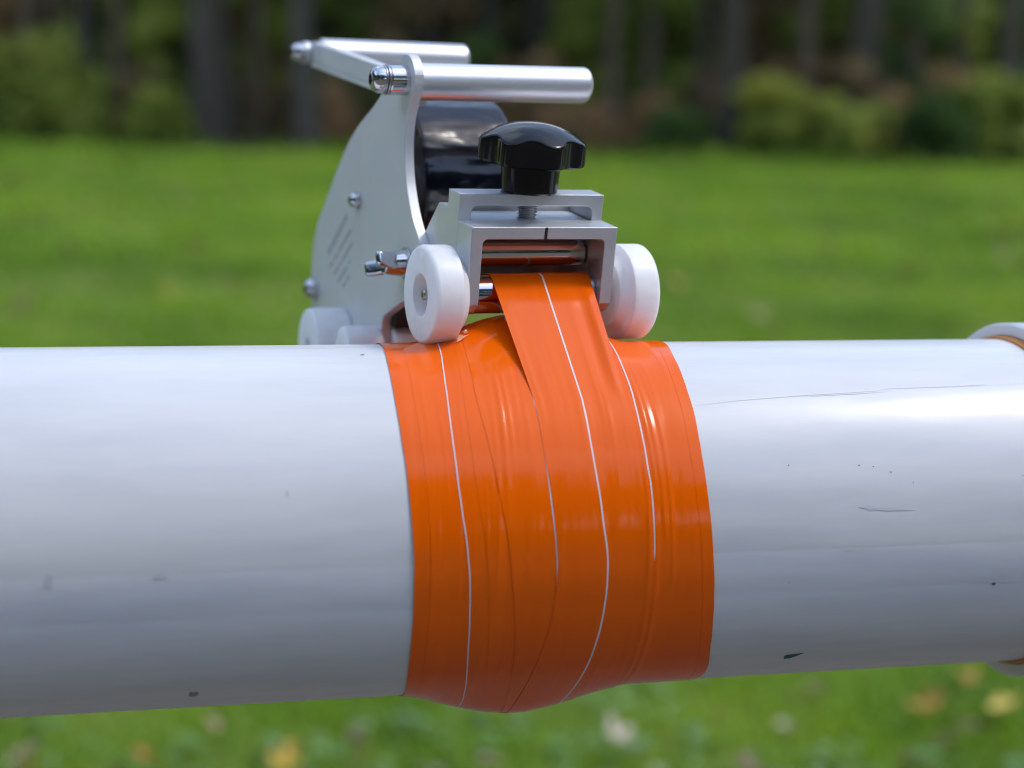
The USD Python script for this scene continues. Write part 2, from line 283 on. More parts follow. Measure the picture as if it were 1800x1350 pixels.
for x, y, w, h, lf, lb in [
    (-7.9, 27.3, 1.3, 1.9, 'leaf_olive', 'olive shrub at the far left edge of the lawn'),
    (-7.0, 27.4, 1.0, 1.3, 'leaf_yellowgreen', 'low yellow green shrub left of the thick trunk'),
    (-5.7, 28.3, 1.3, 3.2, 'leaf_yellowgreen', 'tall pale yellow green bush beside the thick dark trunk'),
    (-6.6, 29.2, 1.4, 3.4, 'leaf_olive', 'tall olive bush behind the low yellow green shrub'),
    (-5.4, 27.1, .8, .8, 'leaf_olive', 'low olive shrub at the foot of the thick trunk'),
    (-4.1, 28.2, 1.1, 1.0, 'leaf_brown', 'brown autumn shrub between thick trunk and slim grey trunk'),
    (-3.9, 29.4, 1.2, 3.2, 'leaf_olive', 'tall olive bush above the brown autumn shrub'),
    (-2.7, 28.2, .9, 1.4, 'leaf_dark', 'dark shrub behind the steel plate'),
    (1.7, 29.0, 1.6, 3.3, 'leaf_olive', 'large olive bush right of the front handle bar'),
    (1.0, 27.8, .9, .9, 'leaf_brown', 'low reddish brown shrub right of the black knob'),
    (2.2, 28.0, .9, 1.1, 'leaf_brown', 'reddish brown shrub beside the dark green shrub'),
    (2.65, 27.2, .65, .75, 'leaf_green', 'low dark green shrub at the lawn edge'),
    (4.3, 27.3, 1.1, 1.3, 'leaf_olive', 'low spreading olive shrub right of the brown trunk'),
    (3.9, 29.2, 1.0, 3.1, 'leaf_brown', 'tall brown bush behind the yellow green shrub'),
    (5.2, 27.1, .9, 1.0, 'leaf_olive', 'low olive shrub in front of the right dark trunk'),
    (6.3, 28.6, 1.4, 3.0, 'leaf_green', 'tall dark green bush at the right'),
    (6.6, 27.3, 1.0, 1.2, 'leaf_green', 'low green shrub near the right edge of the lawn'),
    (7.9, 27.6, 1.1, 1.8, 'leaf_olive', 'olive shrub at the far right edge of the view'),
    (7.4, 29.2, 1.3, 3.1, 'leaf_yellowgreen', 'tall yellow green bush at the far right'),
    (-8.4, 29.4, 1.4, 3.8, 'leaf_brown', 'tall brown leaved bush at the far left'), (-7.5, 29.7, 1.3, 3.8, 'leaf_yellowgreen', 'tall yellow green bush at the top left corner'),
    (-6.2, 28.0, 1.0, 1.5, 'leaf_brown', 'brown shrub between the two left grey trunks'), (-4.6, 29.6, 1.2, 3.8, 'leaf_brown', 'tall brown bush right behind the thick dark trunk'),
    (-3.3, 27.9, .9, 1.2, 'leaf_brown', 'brown shrub at the foot of the slim purplish trunk'), (-2.9, 29.7, 1.3, 3.8, 'leaf_olive', 'tall olive bush behind the far handle screw'),
    (-1.9, 29.4, 1.2, 3.6, 'leaf_brown', 'tall russet bush above the rear handle bar'), (-1.2, 28.3, 1.1, 2.0, 'leaf_green', 'dark green shrub behind the handle bars'),
    (-.1, 28.6, 1.0, 1.6, 'leaf_brown', 'brown shrub straight behind the black roll'), (1.0, 29.5, 1.3, 3.6, 'leaf_olive', 'broad olive bush over the end of the front handle bar'),
    (2.7, 29.4, 1.3, 3.8, 'leaf_olive', 'tall olive bush left of the brown trunk'), (3.2, 28.3, .9, 1.5, 'leaf_brown', 'russet shrub close by the brown trunk'),
    (4.8, 29.0, 1.2, 3.6, 'leaf_olive', 'tall olive bush between brown trunk and right dark trunk'), (5.0, 28.2, 1.0, 1.7, 'leaf_brown', 'brown shrub left of the right dark trunk'),
    (5.9, 29.6, 1.3, 3.8, 'leaf_brown', 'tall brown bush right of the right dark trunk'), (8.4, 29.2, 1.4, 3.6, 'leaf_green', 'tall green bush in the top right corner'),
    (6.0, 27.7, 1.0, 1.4, 'leaf_brown', 'low russet shrub under the tall green bush'), (7.2, 28.2, 1.0, 1.6, 'leaf_brown', 'brown shrub at the far right below the yellow green bush')]:
    make_shrub(lb, (x, y, float(gz(x, y))), w, h, lf, int(abs(x * 100) + y * 7))
g = np.random.default_rng(11)
nc = 1250
cs = np.c_[g.uniform(-30, 30, nc), g.uniform(31, 44, nc), g.uniform(.05, 1, nc) ** 2.5 * 14]; cs[:, 2] += gz(cs[:, 0], cs[:, 1])
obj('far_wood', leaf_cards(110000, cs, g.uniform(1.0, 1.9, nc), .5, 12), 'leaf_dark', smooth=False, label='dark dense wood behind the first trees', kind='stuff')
# more of the same wood on the other side of the lawn, behind the viewer: it mirrors in the glossy tape and pipe
an = g.uniform(-2.25, 2.25, 420) - math.pi / 2; rr = g.uniform(19, 25, 420)
cs = np.c_[rr * np.cos(an) * 1.25, rr * np.sin(an) + 3, g.uniform(0, 1, 420) ** .9 * 14.5]
obj('near_wood', leaf_cards(75000, cs, g.uniform(1.4, 2.4, 420), .80, 13), 'leaf_evergreen', smooth=False, label='dense wood round the sides and near side of the lawn', kind='stuff')

# ------------------------------------------------------------------ fallen leaves
def leaf_mesh(size, seed):
    g = np.random.default_rng(seed); n = 26; th = np.linspace(0, 2 * np.pi, n, endpoint=False)
    r = size * .5 * (.72 + .28 * np.cos(5 * th)) * (1 + .12 * g.normal(size=n)); r *= .75 + .25 * np.cos(th)
    ring = np.c_[r * np.cos(th), r * np.sin(th), np.zeros(n)]; mid = ring * .5
    v = np.vstack([[[0, 0, 0]], mid, ring]); v[:, 2] = .9 * (v[:, 0] ** 2 + .6 * v[:, 1] ** 2) / size * g.uniform(.5, 1.6) + .004 * g.normal(size=len(v))
    f = [(0, 1 + j, 1 + (j + 1) % n) for j in range(n)]
    for j in range(n): k = (j + 1) % n; f += [(1 + j, 1 + n + j, 1 + n + k), (1 + j, 1 + n + k, 1 + k)]
    m = trimesh.Trimesh(v, f, process=False); lo = m.copy(); lo.vertices[:, 2] -= .0008; lo.invert()
    m = cat_([m, lo]); m.apply_transform(trimesh.transformations.euler_matrix(g.uniform(-.5, .5), g.uniform(-.5, .5), g.uniform(0, 6.28)))
    return m
leaf_list = [(-.43, 3.19, .085, 'fallen_yellow', 'orange yellow fallen leaf below the left end of the tape wrap'), (-.72, 3.25, .05, 'fallen_orange', 'small tan orange fallen leaf on the lawn at lower left'),
    (.94, 3.62, .085, 'fallen_ochre', 'ochre yellow fallen leaf below the right pipe'), (1.11, 3.65, .09, 'fallen_bright', 'bright pale yellow fallen leaf at the lower right'),
    (.24, 3.38, .09, 'fallen_pale', 'pale grey white fallen leaf below the tape bulge'), (-.14, 3.17, .08, 'fallen_pale', 'pale cream fallen leaf at the bottom edge left of centre'),
    (-.02, 3.24, .055, 'fallen_tan', 'pinkish tan fallen leaf at the bottom edge near the centre'), (-.95, 3.24, .07, 'fallen_tan', 'pale tan fallen leaf in the lower left corner'),
    (-.91, 3.14, .06, 'fallen_orange', 'orange brown fallen leaf lowest in the left corner'), (1.07, 3.83, .07, 'fallen_ochre', 'olive yellow fallen leaf just under the pipe at right'),
    (1.03, 3.5, .09, 'fallen_brown', 'dark brown fallen leaf beside the bright pale yellow leaf'), (.49, 3.23, .07, 'fallen_brown', 'brown fallen leaf at the bottom edge right of centre'),
    (.72, 3.74, .06, 'fallen_tan', 'tan fallen leaf just under the pipe right of the tape'), (.60, 3.50, .05, 'fallen_pale', 'small whitish fallen leaf right of the tape bulge'),
    (-.60, 3.42, .05, 'fallen_tan', 'faded tan leaf below the dark spot on the pipe'), (-.30, 3.36, .05, 'fallen_brown', 'small brown leaf below the left tape edge'),
    (-2.28, 12.0, .20, 'fallen_ochre', 'ochre leaf far out on the lawn left of the plate'), (-3.08, 11.83, .18, 'fallen_tan', 'tan leaf far out on the left of the lawn'),
    (.69, 20.4, .25, 'fallen_ochre', 'ochre leaf far out on the lawn right of the black knob'), (4.27, 14.7, .26, 'fallen_yellow', 'yellow leaf far out on the lawn at the right'),
    (1.02, 10.65, .14, 'fallen_ochre', 'olive ochre leaf out on the lawn right of the white wheel'), (-1.99, 9.75, .12, 'fallen_ochre', 'ochre leaf on the lawn low at the left above the pipe'),
    (3.6, 12.6, .14, 'fallen_tan', 'tan leaf on the lawn middle right above the pipe'), (1.35, 9.3, .12, 'fallen_tan', 'tan leaf on the lawn close behind the right white wheel'),
    (-4.98, 16.9, .3, 'fallen_tan', 'brownish leaf at the far left of the lawn')]
for i, (x, y, s, mt, lb) in enumerate(leaf_list):
    if y < 5: x, y = x * .955, y * .955
    m = leaf_mesh(s * 1.15, 300 + i); m.apply_translation((x, y, float(gz(x, y)) + .07 + .15 * s)); obj('fallen_leaf', m, mt, smooth=True, label=lb, cat='leaf', group='fallen leaves on the lawn')

# ------------------------------------------------------------------ the pipe
B = 13.64 * D2R; R = .084
AX = np.array([math.cos(B), math.sin(B), 0]); NF = np.array([math.sin(B), -math.cos(B), 0]); UP = np.array([0, 0, 1.])
P0 = np.array([0, .81561, CAM_H - .19476])
def on_pipe(s, th, r):
    s, th, r = np.broadcast_arrays(np.asarray(s, float), np.asarray(th, float), np.asarray(r, float))
    return P0 + s[..., None] * AX + r[..., None] * (np.cos(th)[..., None] * NF + np.sin(th)[..., None] * UP)
# pipe local frame: X along the axis, Z up, origin on the axis at s = 0
PIPE_M = Gf.Matrix4d(*AX, 0, *(-NF), 0, *UP, 0, *P0, 1)
def loc_pipe(s, th, r): return np.stack([s, -r * np.cos(th), r * np.sin(th)], -1)
pipe = thing('pipe', 'thick glossy white plastic pipe running across the picture under the tape tool', 'pipe', matrix=PIPE_M)
def ring_tube(x0, x1, ro, ri, ch=.001, sections=160):
    return lathe_x([(x0, ri), (x0, ro - ch), (x0 + ch, ro), (x1 - ch, ro), (x1, ro - ch), (x1, ri), (x0, ri)], sections)
xs = np.linspace(-.9, .95, 90)
body = lathe_x([(-.9, R - .007)] + [(x, R) for x in xs] + [(.95, R - .007), (-.9, R - .007)], 220)
obj('pipe_wall', body, 'pvc_white', pipe, smooth=40)
coupling = obj('coupling', lathe_x([(.2665, .0862), (.2665, .0915), (.2675, .0925), (.305, .0925), (.308, .0935), (.42, .0935), (.421, .0925), (.421, .0842), (.2665, .0862)], 160), 'pvc_coupling', pipe, smooth=30, label='wider white sleeve on the right end of the pipe')
obj('glue_ring', lathe_x([(.262, .0841), (.262, .0853), (.2665, .0860), (.2665, .0841), (.262, .0841)], 160), 'orange_primer', coupling, smooth=30, label='orange ring at the mouth of the sleeve')
def patch(name, pts, material, lift=.00012, label=None):
    """a thin mark following the pipe's surface; pts: (theta in degrees, s in mm) outline."""
    p = np.array(pts, float); c = p.mean(0); n = len(p)
    V = np.vstack([[c], (p + c) / 2, p]); f = [(0, 1 + j, 1 + (j + 1) % n) for j in range(n)]
    for j in range(n): k = (j + 1) % n; f += [(1 + j, 1 + n + j, 1 + n + k), (1 + j, 1 + n + k, 1 + k)]
    top = loc_pipe(V[:, 1] / 1000, V[:, 0] * D2R, np.full(len(V), R + lift)); f = np.array(f)
    m = trimesh.Trimesh(top, f, process=False)
    if (m.face_normals[0] * (m.triangles_center[0] * [0, 1, 1])).sum() < 0: m.invert()
    obj(name, m, material, pipe, smooth=True, label=label)
def blob(th, s, w, h, seed=0):
    g = np.random.default_rng(seed); a = np.linspace(0, 2 * np.pi, 12, endpoint=False); k = 1 + .25 * g.normal(size=12)
    return np.c_[th + np.sin(a) * k * h / 2 / 1.47, s + np.cos(a) * k * w / 2]      # mm; 1.47 mm per degree
def line(path, w):
    p = np.array(path, float); return np.vstack([p + [w / 2 / 1.47, 0], p[::-1] - [w / 2 / 1.47, 0]])
def stroke(name, path, w, material, label=None, lift=.00012):
    p = np.array(path, float); n = len(p); ww = w * np.sin(np.linspace(.15, np.pi - .15, n)) / 2 / 1.47
    V = np.vstack([p + np.c_[ww, 0 * ww], p - np.c_[ww, 0 * ww]])
    top = loc_pipe(V[:, 1] / 1000, V[:, 0] * D2R, np.full(len(V), R + lift)); f = []
    for j in range(n - 1): f += [(j, j + 1, n + j + 1), (j, n + j + 1, n + j)]
    m = trimesh.Trimesh(top, f, process=False)
    if (m.face_normals[0] * (m.triangles_center[0] * [0, 1, 1])).sum() < 0: m.invert()
    obj(name, m, material, pipe, smooth=True, label=label)
patch('paint_chip', [(-46.9, 123.6), (-45.2, 122.6), (-43.9, 123.2), (-43.6, 127.8), (-43.0, 132.3), (-45.4, 128.8), (-46.6, 126.4)], 'mark_teal', label='teal chip of paint under the right side of the pipe')
patch('dirt_spot', blob(-49, -155.4, 4.2, 5.5, 1), 'mark_mid', label='dark round spot low on the left side of the pipe')
stroke('scratch', [(48.2, 73.9), (50.0, 96.4), (51.5, 125.4), (52.6, 154.9), (53.4, 173.0)], .32, 'mark_grey', 'long thin scratch on the right side of the pipe')
stroke('scratch', [(51.2, 130), (52.0, 155), (52.7, 172.0)], .5, 'mark_grey')
stroke('scratch', [(53.9, 170.0), (54.7, 209.6), (55.3, 226)], .6, 'mark_grey'); stroke('scratch', [(54.5, 216.0), (55.5, 250)], .6, 'mark_grey')
for i, (t, s) in enumerate([(25.9, 148.3), (25.4, 155.4), (23.4, 163.9), (19.9, 174.5), (26.5, 113.4), (21.0, 231.5), (-11.1, 113.5)]):
    patch('speck', blob(t, s, rnd.uniform(.4, .8), rnd.uniform(.4, .8), i), 'mark_dark')
patch('speck', blob(78.3, -75.6, 2.2, 1.6, 40), 'mark_dark', label='small dark fleck by the left tape edge')
stroke('smudge', [(12.6, 146), (12.3, 152), (11.6, 160), (11.1, 174)], 1.6, 'mark_grey', 'grey scuff on the right side of the pipe'); patch('smudge', blob(12.0, 152, 6, 1.2, 3), 'mark_grey')
stroke('scratch', [(-22.0, 188), (-24, 188.4), (-26, 189)], 1.6, 'mark_grey'); stroke('scratch', [(-13.9, 208), (-14.4, 222), (-14.9, 236)], .6, 'mark_grey'); stroke('scratch', [(-1.1, 138.5), (-1.0, 142), (-.8, 145)], .7, 'mark_grey')
patch('speck', blob(-14.8, 218.6, 3.0, 1.3, 5), 'mark_dark')
stroke('scratch', [(80.2, 133.4), (77, 134.8), (75.2, 135.6)], .5, 'mark_grey'); stroke('scratch', [(73.4, 168.2), (70.8, 169.6)], .6, 'mark_grey')
patch('smudge', blob(-.9, -215.5, 3.5, 7, 7), 'mark_pale'); patch('smudge', blob(22.3, -116.5, 1.4, 3, 8), 'mark_pale'); patch('smudge', blob(-1, -170, 6, 2, 9), 'mark_pale')

# ------------------------------------------------------------------ the tape tool (local frame: X along its handles, Y back over the pipe, Z up, origin under the axle)
def rotm(yaw, pit, rol):
    cy, sy, cp, sp, cr, sr = np.cos(yaw), np.sin(yaw), np.cos(pit), np.sin(pit), np.cos(rol), np.sin(rol)
    return np.array([[cy, -sy, 0], [sy, cy, 0], [0, 0, 1]]) @ np.array([[1, 0, 0], [0, cp, -sp], [0, sp, cp]]) @ np.array([[cr, 0, sr], [0, 1, 0], [-sr, 0, cr]])
TM = rotm(23.54 * D2R, 7.25 * D2R, .32 * D2R); AXLE = .0238
TO = np.array([.00892, .8306, CAM_H - .08795 + .0009])
T_BASE = TO - TM @ np.array([0, 0, AXLE])
TOOL_M = Gf.Matrix4d(*TM[:, 0], 0, *TM[:, 1], 0, *TM[:, 2], 0, *T_BASE, 1)
def to_world(q): return TO + np.asarray(q) @ TM.T           # q in the axle-centred tool frame
tool = thing('tape_applicator', 'grey aluminium tape wrapping tool with white wheels and black knob riding on the pipe', 'tape tool', matrix=TOOL_M)
def tp(name, mesh, material, parent=None, smooth=35, **kw):
    mesh = mesh.copy(); mesh.apply_translation((0, 0, AXLE)); return obj(name, mesh, material, parent if parent is not None else tool, smooth, **kw)
mm = lambda pts: [(a / 1000, b / 1000) for a, b in pts]

# side plate with curved front, round head and foot cut-out
from scipy.interpolate import splev, splprep
def curve(pts, n=24):
    tck, _ = splprep(np.array(pts, float).T, s=0, k=min(3, len(pts) - 1)); return np.array(splev(np.linspace(0, 1, n), tck)).T
front = curve([(64.6, 96), (64.9, 89), (68, 82.6), (72, 73.5), (73.0, 63), (71.0, 53), (67, 42.5), (61, 33.5), (52.6, 24.3), (44, 18), (38.5, 13)], 34)
head = [(77 + 13.2 * math.cos(a), 92 + 13.2 * math.sin(a)) for a in np.linspace(math.radians(150), math.radians(25), 16)][::-1]
back = curve([(91, 98.2), (104, 86.5), (114.1, 79.7), (124.2, 73), (141.7, 63), (159.6, 50.7), (177.5, 33.8), (191.1, 18.4), (203.2, 4.6), (214.6, -9.5), (220, -24.4), (221.5, -35), (220, -48), (216, -60), (205, -76)], 44)
outline = list(map(tuple, head[:])) + []
ring = [(77 + 13.2 * math.cos(a), 92 + 13.2 * math.sin(a)) for a in np.linspace(math.radians(28), math.radians(160), 18)]
outline = list(map(tuple, back[::-1])) + ring + list(map(tuple, front)) + [(36, 2), (42, -12), (56, -16), (64.5, -19.7), (78.3, -27), (86, -31), (89.6, -33.2), (90.9, -36), (90, -48), (88, -62), (120, -78), (205, -80)]
plate_poly = Polygon(mm(outline)).buffer(0)
if plate_poly.geom_type != 'Polygon': plate_poly = max(plate_poly.geoms, key=lambda q: q.area)
X_OUT, X_IN = -.0444, -.0395
plate = tp('side_plate', extr_x(plate_poly, X_OUT, X_IN), 'aluminium_plate', smooth=20)
# print on the plate: five slanting lines, too small to read
def ink_line(y0, z0, y1, z1, h, n, seed, ink):
    g = np.random.default_rng(seed); a, b = np.array([y0, z0]) / 1000, np.array([y1, z1]) / 1000; d = (b - a); L = np.linalg.norm(d); d /= L; nrm = np.array([-d[1], d[0]]); out = []; w = L / n
    for i in range(n):
        if g.uniform() < .14: continue
        c = a + d * (i + .1) * w; hh = h / 1000
        for seg in ((0, 0, .22, 1), (.55, 0, .22, 1 if g.uniform() < .6 else .5), (0, g.choice([0., .4, .8]), .78, .2)):
            q = [c + d * w * seg[0] + nrm * hh * seg[1], c + d * w * (seg[0] + seg[2]) + nrm * hh * seg[1], c + d * w * (seg[0] + seg[2]) + nrm * hh * (seg[1] + seg[3]), c + d * w * seg[0] + nrm * hh * (seg[1] + seg[3])]
            p = Polygon(q).buffer(0)
            if p.area > 0: out.append(p)
    from shapely import union_all
    u = union_all(out); ms = [extr_x(k, X_OUT - .00012, X_OUT + .0001) for k in getattr(u, 'geoms', [u])]
    tp('printed_line', cat_(ms), ink, plate, smooth=False)
ink_line(192, -20, 160.5, 9, 4.2, 13, 1, 'grey_ink')
for k, (a, b, c, d) in enumerate([(187, -27.5, 151, 2), (177, -29, 148, -5), (169.5, -32, 149, -15), (160.7, -33, 150.6, -24.5)]): ink_line(a, b, c, d, 1.9, [20, 18, 13, 7][k], 5 + k, 'grey_ink')

def button_bolt(x, y, z, r, hgt, parent=None, name='bolt', washer=True, material='chrome'):
    """dome head bolt pointing to -X with a hex socket and a washer."""
    a = np.linspace(0, 1, 8); prof = [(x - hgt, r * .42)] + [(x - hgt * math.cos(t * math.pi / 2) ** .8 * .98, r * (.42 + .58 * math.sin(t * math.pi / 2))) for t in a] + [(x, r)]
    hexr = r * .36
    prof = [(x - hgt * .35, 0), (x - hgt * .35, hexr), (x - hgt, hexr)] + prof + [(x, 0)]
    m = lathe_x(prof, 40); m.apply_translation((0, y, z)); b = tp(name, m, material, parent)
    if washer: tp('washer', cyl_x(x, x + .0012, r * 1.12, y, z, .0003, 40), 'steel', b)
    return b
button_bolt(-.0456, .1389 + .002, .0195, .0042, .0042); button_bolt(-.0456, .2133, -.0470, .0058, .0052)

# handles: spacer, screw, two rods and the arm between them
def rod(x0, x1, y0, z0, z1, r):
    m = lathe_x([(x0, 0), (x0, r - .0005), (x0 + .0005, r)] + [(x, r) for x in np.linspace(x0 + .001, x1 - .0032, 20)] + [(x1 - .0016, r - .0006), (x1 - .0004, r - .0022), (x1, r - .0034), (x1, 0)], 72)
    m.vertices[:, 1] += y0; m.vertices[:, 2] += np.interp(m.vertices[:, 0], [x0, x1], [z0, z1]); return m
tp('handle_rod', rod(X_IN, .0575, .077, .0918, .0931, .0094), 'aluminium_rod', label='front handle rod above the black tape roll')
tp('handle_rod', rod(-.032, .0625, .264, .086, .0862, .0092), 'aluminium_rod', label='rear handle rod at the end of the arm')
arm_poly = Polygon(mm([(78, 79.6), (258, 79.2), (263, 81.0), (265.5, 86.2), (263, 91.8), (258, 93.6), (78, 93.4)]))
groove = extr_x(Polygon(mm([(90, 81.9), (256, 81.5), (256, 82.3), (90, 82.7)])), X_IN - .001, X_IN + .0004)
arm = tp('handle_arm', from_man(man(extr_x(arm_poly, X_IN + .00005, -.0320)) - man(groove)), 'aluminium_plate', smooth=20)
spacer = tp('handle_spacer', lathe_x([(-.0540, 0), (-.0540, .0070), (-.0534, .0075), (-.0450, .0075), (-.0445, .0075), (-.0445, 0)], 48), 'chrome')
UsdGeom.Xformable(spacer).AddTranslateOp().Set(Gf.Vec3d(0, .077, .0923))
for x0, r in ((-.0553, .0076), (-.0567, .0072)): tp('washer', cyl_x(x0, x0 + .0011, r, .077, .0923, .0003, 40), 'steel', None)
button_bolt(-.0569, .077, .0923, .0069, .0062, washer=False, name='handle_bolt', material='chrome')
boss = tp('arm_spacer', cyl_x(-.0438, X_IN, .0066, .262, .0868, .0005, 40), 'aluminium_satin')
button_bolt(-.0445, .262, .0868, .0056, .0066, name='handle_bolt')

# front bracket (inverted U) with its long top tongue
def rrect(x0, z0, x1, z1, r): return sbox(x0 + r, z0 + r, x1 - r, z1 - r).buffer(r, quad_segs=6)
XL, XR = -.0394, .0366
outer = rrect(XL, -.0028, XR, .0350, .0012); inner = rrect(-.0336, -.02, .0305, .0293, .0028)
fb = man(extr_y(outer.difference(inner), -.0125, .0053))
# feet of the two legs rounded about the axle
side = Polygon(mm([(-12.5, 35), (-12.5, 0), (-11.6, -3), (-9, -6.6), (-5, -8.8), (0, -9.6), (5.3, -8.0), (5.3, 35)]))
legs = man(extr_x(side, XL, -.0336)) + man(extr_x(side, .0305, XR))
tongue = man(extr_y(sbox(-.0325, .0302, .0298, .0350), .0053, .0300))
fb = fb + legs + tongue
fb = fb - man(extr_y(sbox(-.0019, .0290, -.0005, .0352), -.0128, -.0120))
front_bracket = tp('front_bracket', from_man(fb), 'aluminium_satin', smooth=20)
tp('centre_mark', extr_y(Polygon([(-.00185, .0294), (-.0007, .0294), (-.00035, .03485), (-.00155, .03485)]), -.01262, -.0121), 'black_ink', front_bracket, smooth=False)
# rear bracket: bridge over the tongue, side walls and sloping back
wall = Polygon(mm([(5.5, 47.6), (20, 47.6), (20, 39.2), (32, 38.6), (44, 25.5), (52, 16), (66, 6), (66, -8), (40, -12), (20, -10), (5.5, -6)]))
bridge = extr_y(sbox(XL + .001, .0420, XR - .001, .0476), .0055, .020)
fillet = lambda x, sx: Polygon([(x - sx * .0006, .0424), (x + sx * .0034, .0424), (x + sx * .0034, .0420), (x + sx * .0020, .0417), (x + sx * .0009, .0409), (x + sx * .0002, .0398), (x, .0385), (x - sx * .0006, .0385)])
rb = man(extr_x(wall, XL, -.0332)) + man(extr_x(wall, .0311, XR)) + man(bridge)
for piece in (extr_y(fillet(-.0332, 1), .0055, .020), extr_y(fillet(.0311, -1), .0055, .020)): rb = rb + man(piece)
rb = rb + man(extr_x(Polygon(mm([(32.0, 38.55), (43.9, 25.4), (43.0, 21), (32, 32.5)])), -.0335, .0313))
rb = rb + man(extr_x(Polygon(mm([(44, -2.6), (47, -3.2), (47, 22), (44, 24)])), -.0336, .0315))
rb = rb - m3.Manifold.cylinder(.02, .0056, .0056, 40).translate((-.0014, .0125, .035))
tp('rear_bracket', from_man(rb), 'aluminium_satin', smooth=20)

# clamp knob
KX, KY = -.0008, .0125
def lobed(r0, amp, n=7, ph=.634, k=140):
    a = np.linspace(0, 2 * np.pi, k, endpoint=False); c = np.cos(n * (a + ph)); r = r0 + amp * np.sign(c) * np.abs(c) ** .8
    return np.c_[r * np.cos(a), r * np.sin(a)]
def knob_mesh():
    k = 140; rows = []
    base = lobed(.0246, .0019, k=k)
    dome_z = lambda q: .0818 - .0088 * (np.linalg.norm(q, axis=1) / .0265) ** 2.2
    def rowat(scale, z): xy = base * scale; return np.c_[xy, np.full(k, z) if z is not None else dome_z(xy)]
    for sc, z in ((.001, .0618), (.93, .0618), (.985, .0625), (1.0, .0640)): rows.append(rowat(sc, z))
    e = rowat(1.0, None); e[:, 2] -= .0010; rows.append(e); e = rowat(.992, None); e[:, 2] -= .0004; rows.append(e)
    for t in np.r_[.975, np.linspace(.95, .02, 14)]: rows.append(rowat(t, None))
    V = np.vstack(rows); f = []
    for i in range(len(rows) - 1):
        for j in range(k):
            p, q = i * k + j, i * k + (j + 1) % k; f += [(p, q, q + k), (p, q + k, p + k)]
    V = np.vstack([V, [[0, 0, .0618], [0, 0, .0818]]]); c0, c1 = len(V) - 2, len(V) - 1; e = (len(rows) - 1) * k
    for j in range(k): f += [(c0, (j + 1) % k, j), (c1, e + j, e + (j + 1) % k)]
    return trimesh.Trimesh(V, f, process=False)
def lathe_z(profile, sections=64):
    m = trimesh.creation.revolve(np.array(profile, float), sections=sections)
    if m.volume < 0: m.invert()
    return m
kn = knob_mesh(); stem = lathe_z([(0, .0479), (.0132, .0479), (.0140, .0488), (.0146, .0615), (.0146, .0620), (0, .0620)])
for m in (kn, stem): m.apply_translation((KX, KY, 0))
knob = tp('clamp_knob', kn, 'black_gloss', smooth=32); tp('knob_neck', stem, 'black_gloss', knob)
thr = [(0, .0345)]
z = .0345
while z < .0478: thr += [(.0041, z), (.0050, z + .00055), (.0050, z + .0007), (.0041, z + .00125)]; z += .0015
thr += [(0, z)]
th_m = lathe_z(thr, 32); th_m.apply_translation((KX, KY, 0)); tp('threaded_screw', th_m, 'steel', knob)

# rollers
tp('front_roller', cyl_x(-.0334, .0303, .0096, 0, 0, .0008), 'chrome'); tp('pinch_roller', cyl_x(-.0330, .0302, .0066, .0125, .0178, .0006), 'chrome')
tp('cross_bar', cyl_x(-.0331, .0310, .0055, .030, .0225, .0006), 'chrome')
# wheels
def front_wheel(sgn):
    prof = [(-.0395, 0), (-.0395, .0165), (-.0402, .0175), (-.0425, .0190), (-.0436, .0206), (-.0440, .0226), (-.0447, .0236), (-.0456, .0238)] + [(x, .0238) for x in np.linspace(-.047, -.0565, 4)] + [(-.0575, .0235), (-.0583, .0228), (-.0586, .0218), (-.0586, .0106), (-.0583, .0101), (-.0510, .0098), (-.0505, .0092), (-.0505, 0)]
    m = lathe_x([(-x if sgn > 0 else x, r) for x, r in prof], 96)
    if m.volume < 0: m.invert()
    w = tp('wheel', m, 'wheel_plastic', label=('left' if sgn < 0 else 'right') + ' front wheel')
    c = lathe_x([(-.0566, 0), (-.0566, .0010), (-.0573, .0011), (-.0573, .0023), (-.0568, .0027), (-.0555, .0027), (-.0554, .0018), (-.0503, .0018), (-.0503, 0)], 24); c.apply_scale([-sgn, 1, 1]) if sgn > 0 else None
    if c.volume < 0: c.invert()
    tp('wheel_screw', c, 'steel', w)
front_wheel(-1); front_wheel(1)
def rear_wheel(x0, x1, r, y, z, label, hole=True):
    prof = [(x0, 0)] + [(x0, r - .0022), (x0 + .0006, r - .0008), (x0 + .002, r), (x1 - .0012, r), (x1, r - .0012), (x1, 0)]
    if hole: prof = [(x0 + .006, 0), (x0 + .006, .0032), (x0, .0036)] + prof[1:]
    m = lathe_x(prof, 80); m.apply_translation((0, y, z)); return tp('wheel', m, 'wheel_plastic', label=label)
rw = rear_wheel(-.0662, -.0450, .0200, .1515, -.0640, 'larger rear wheel outside the plate'); tp('wheel_screw', cyl_x(-.0615, -.0600, .0028, .1515, -.0640, .0004, 24), 'steel', rw)
rear_wheel(-.0655, -.0450, .0118, .0930, -.0510, 'smaller rear roller outside the plate', False); rear_wheel(-.0390, .0300, .0118, .0930, -.0510, 'white roller inside the plate', False)

tp('drag_pad', extr_x(Polygon(mm([(84, -38.6), (140, -38.6), (140, -24), (88, -24), (84, -27)])), -.0394, -.0262), 'black_rubber')
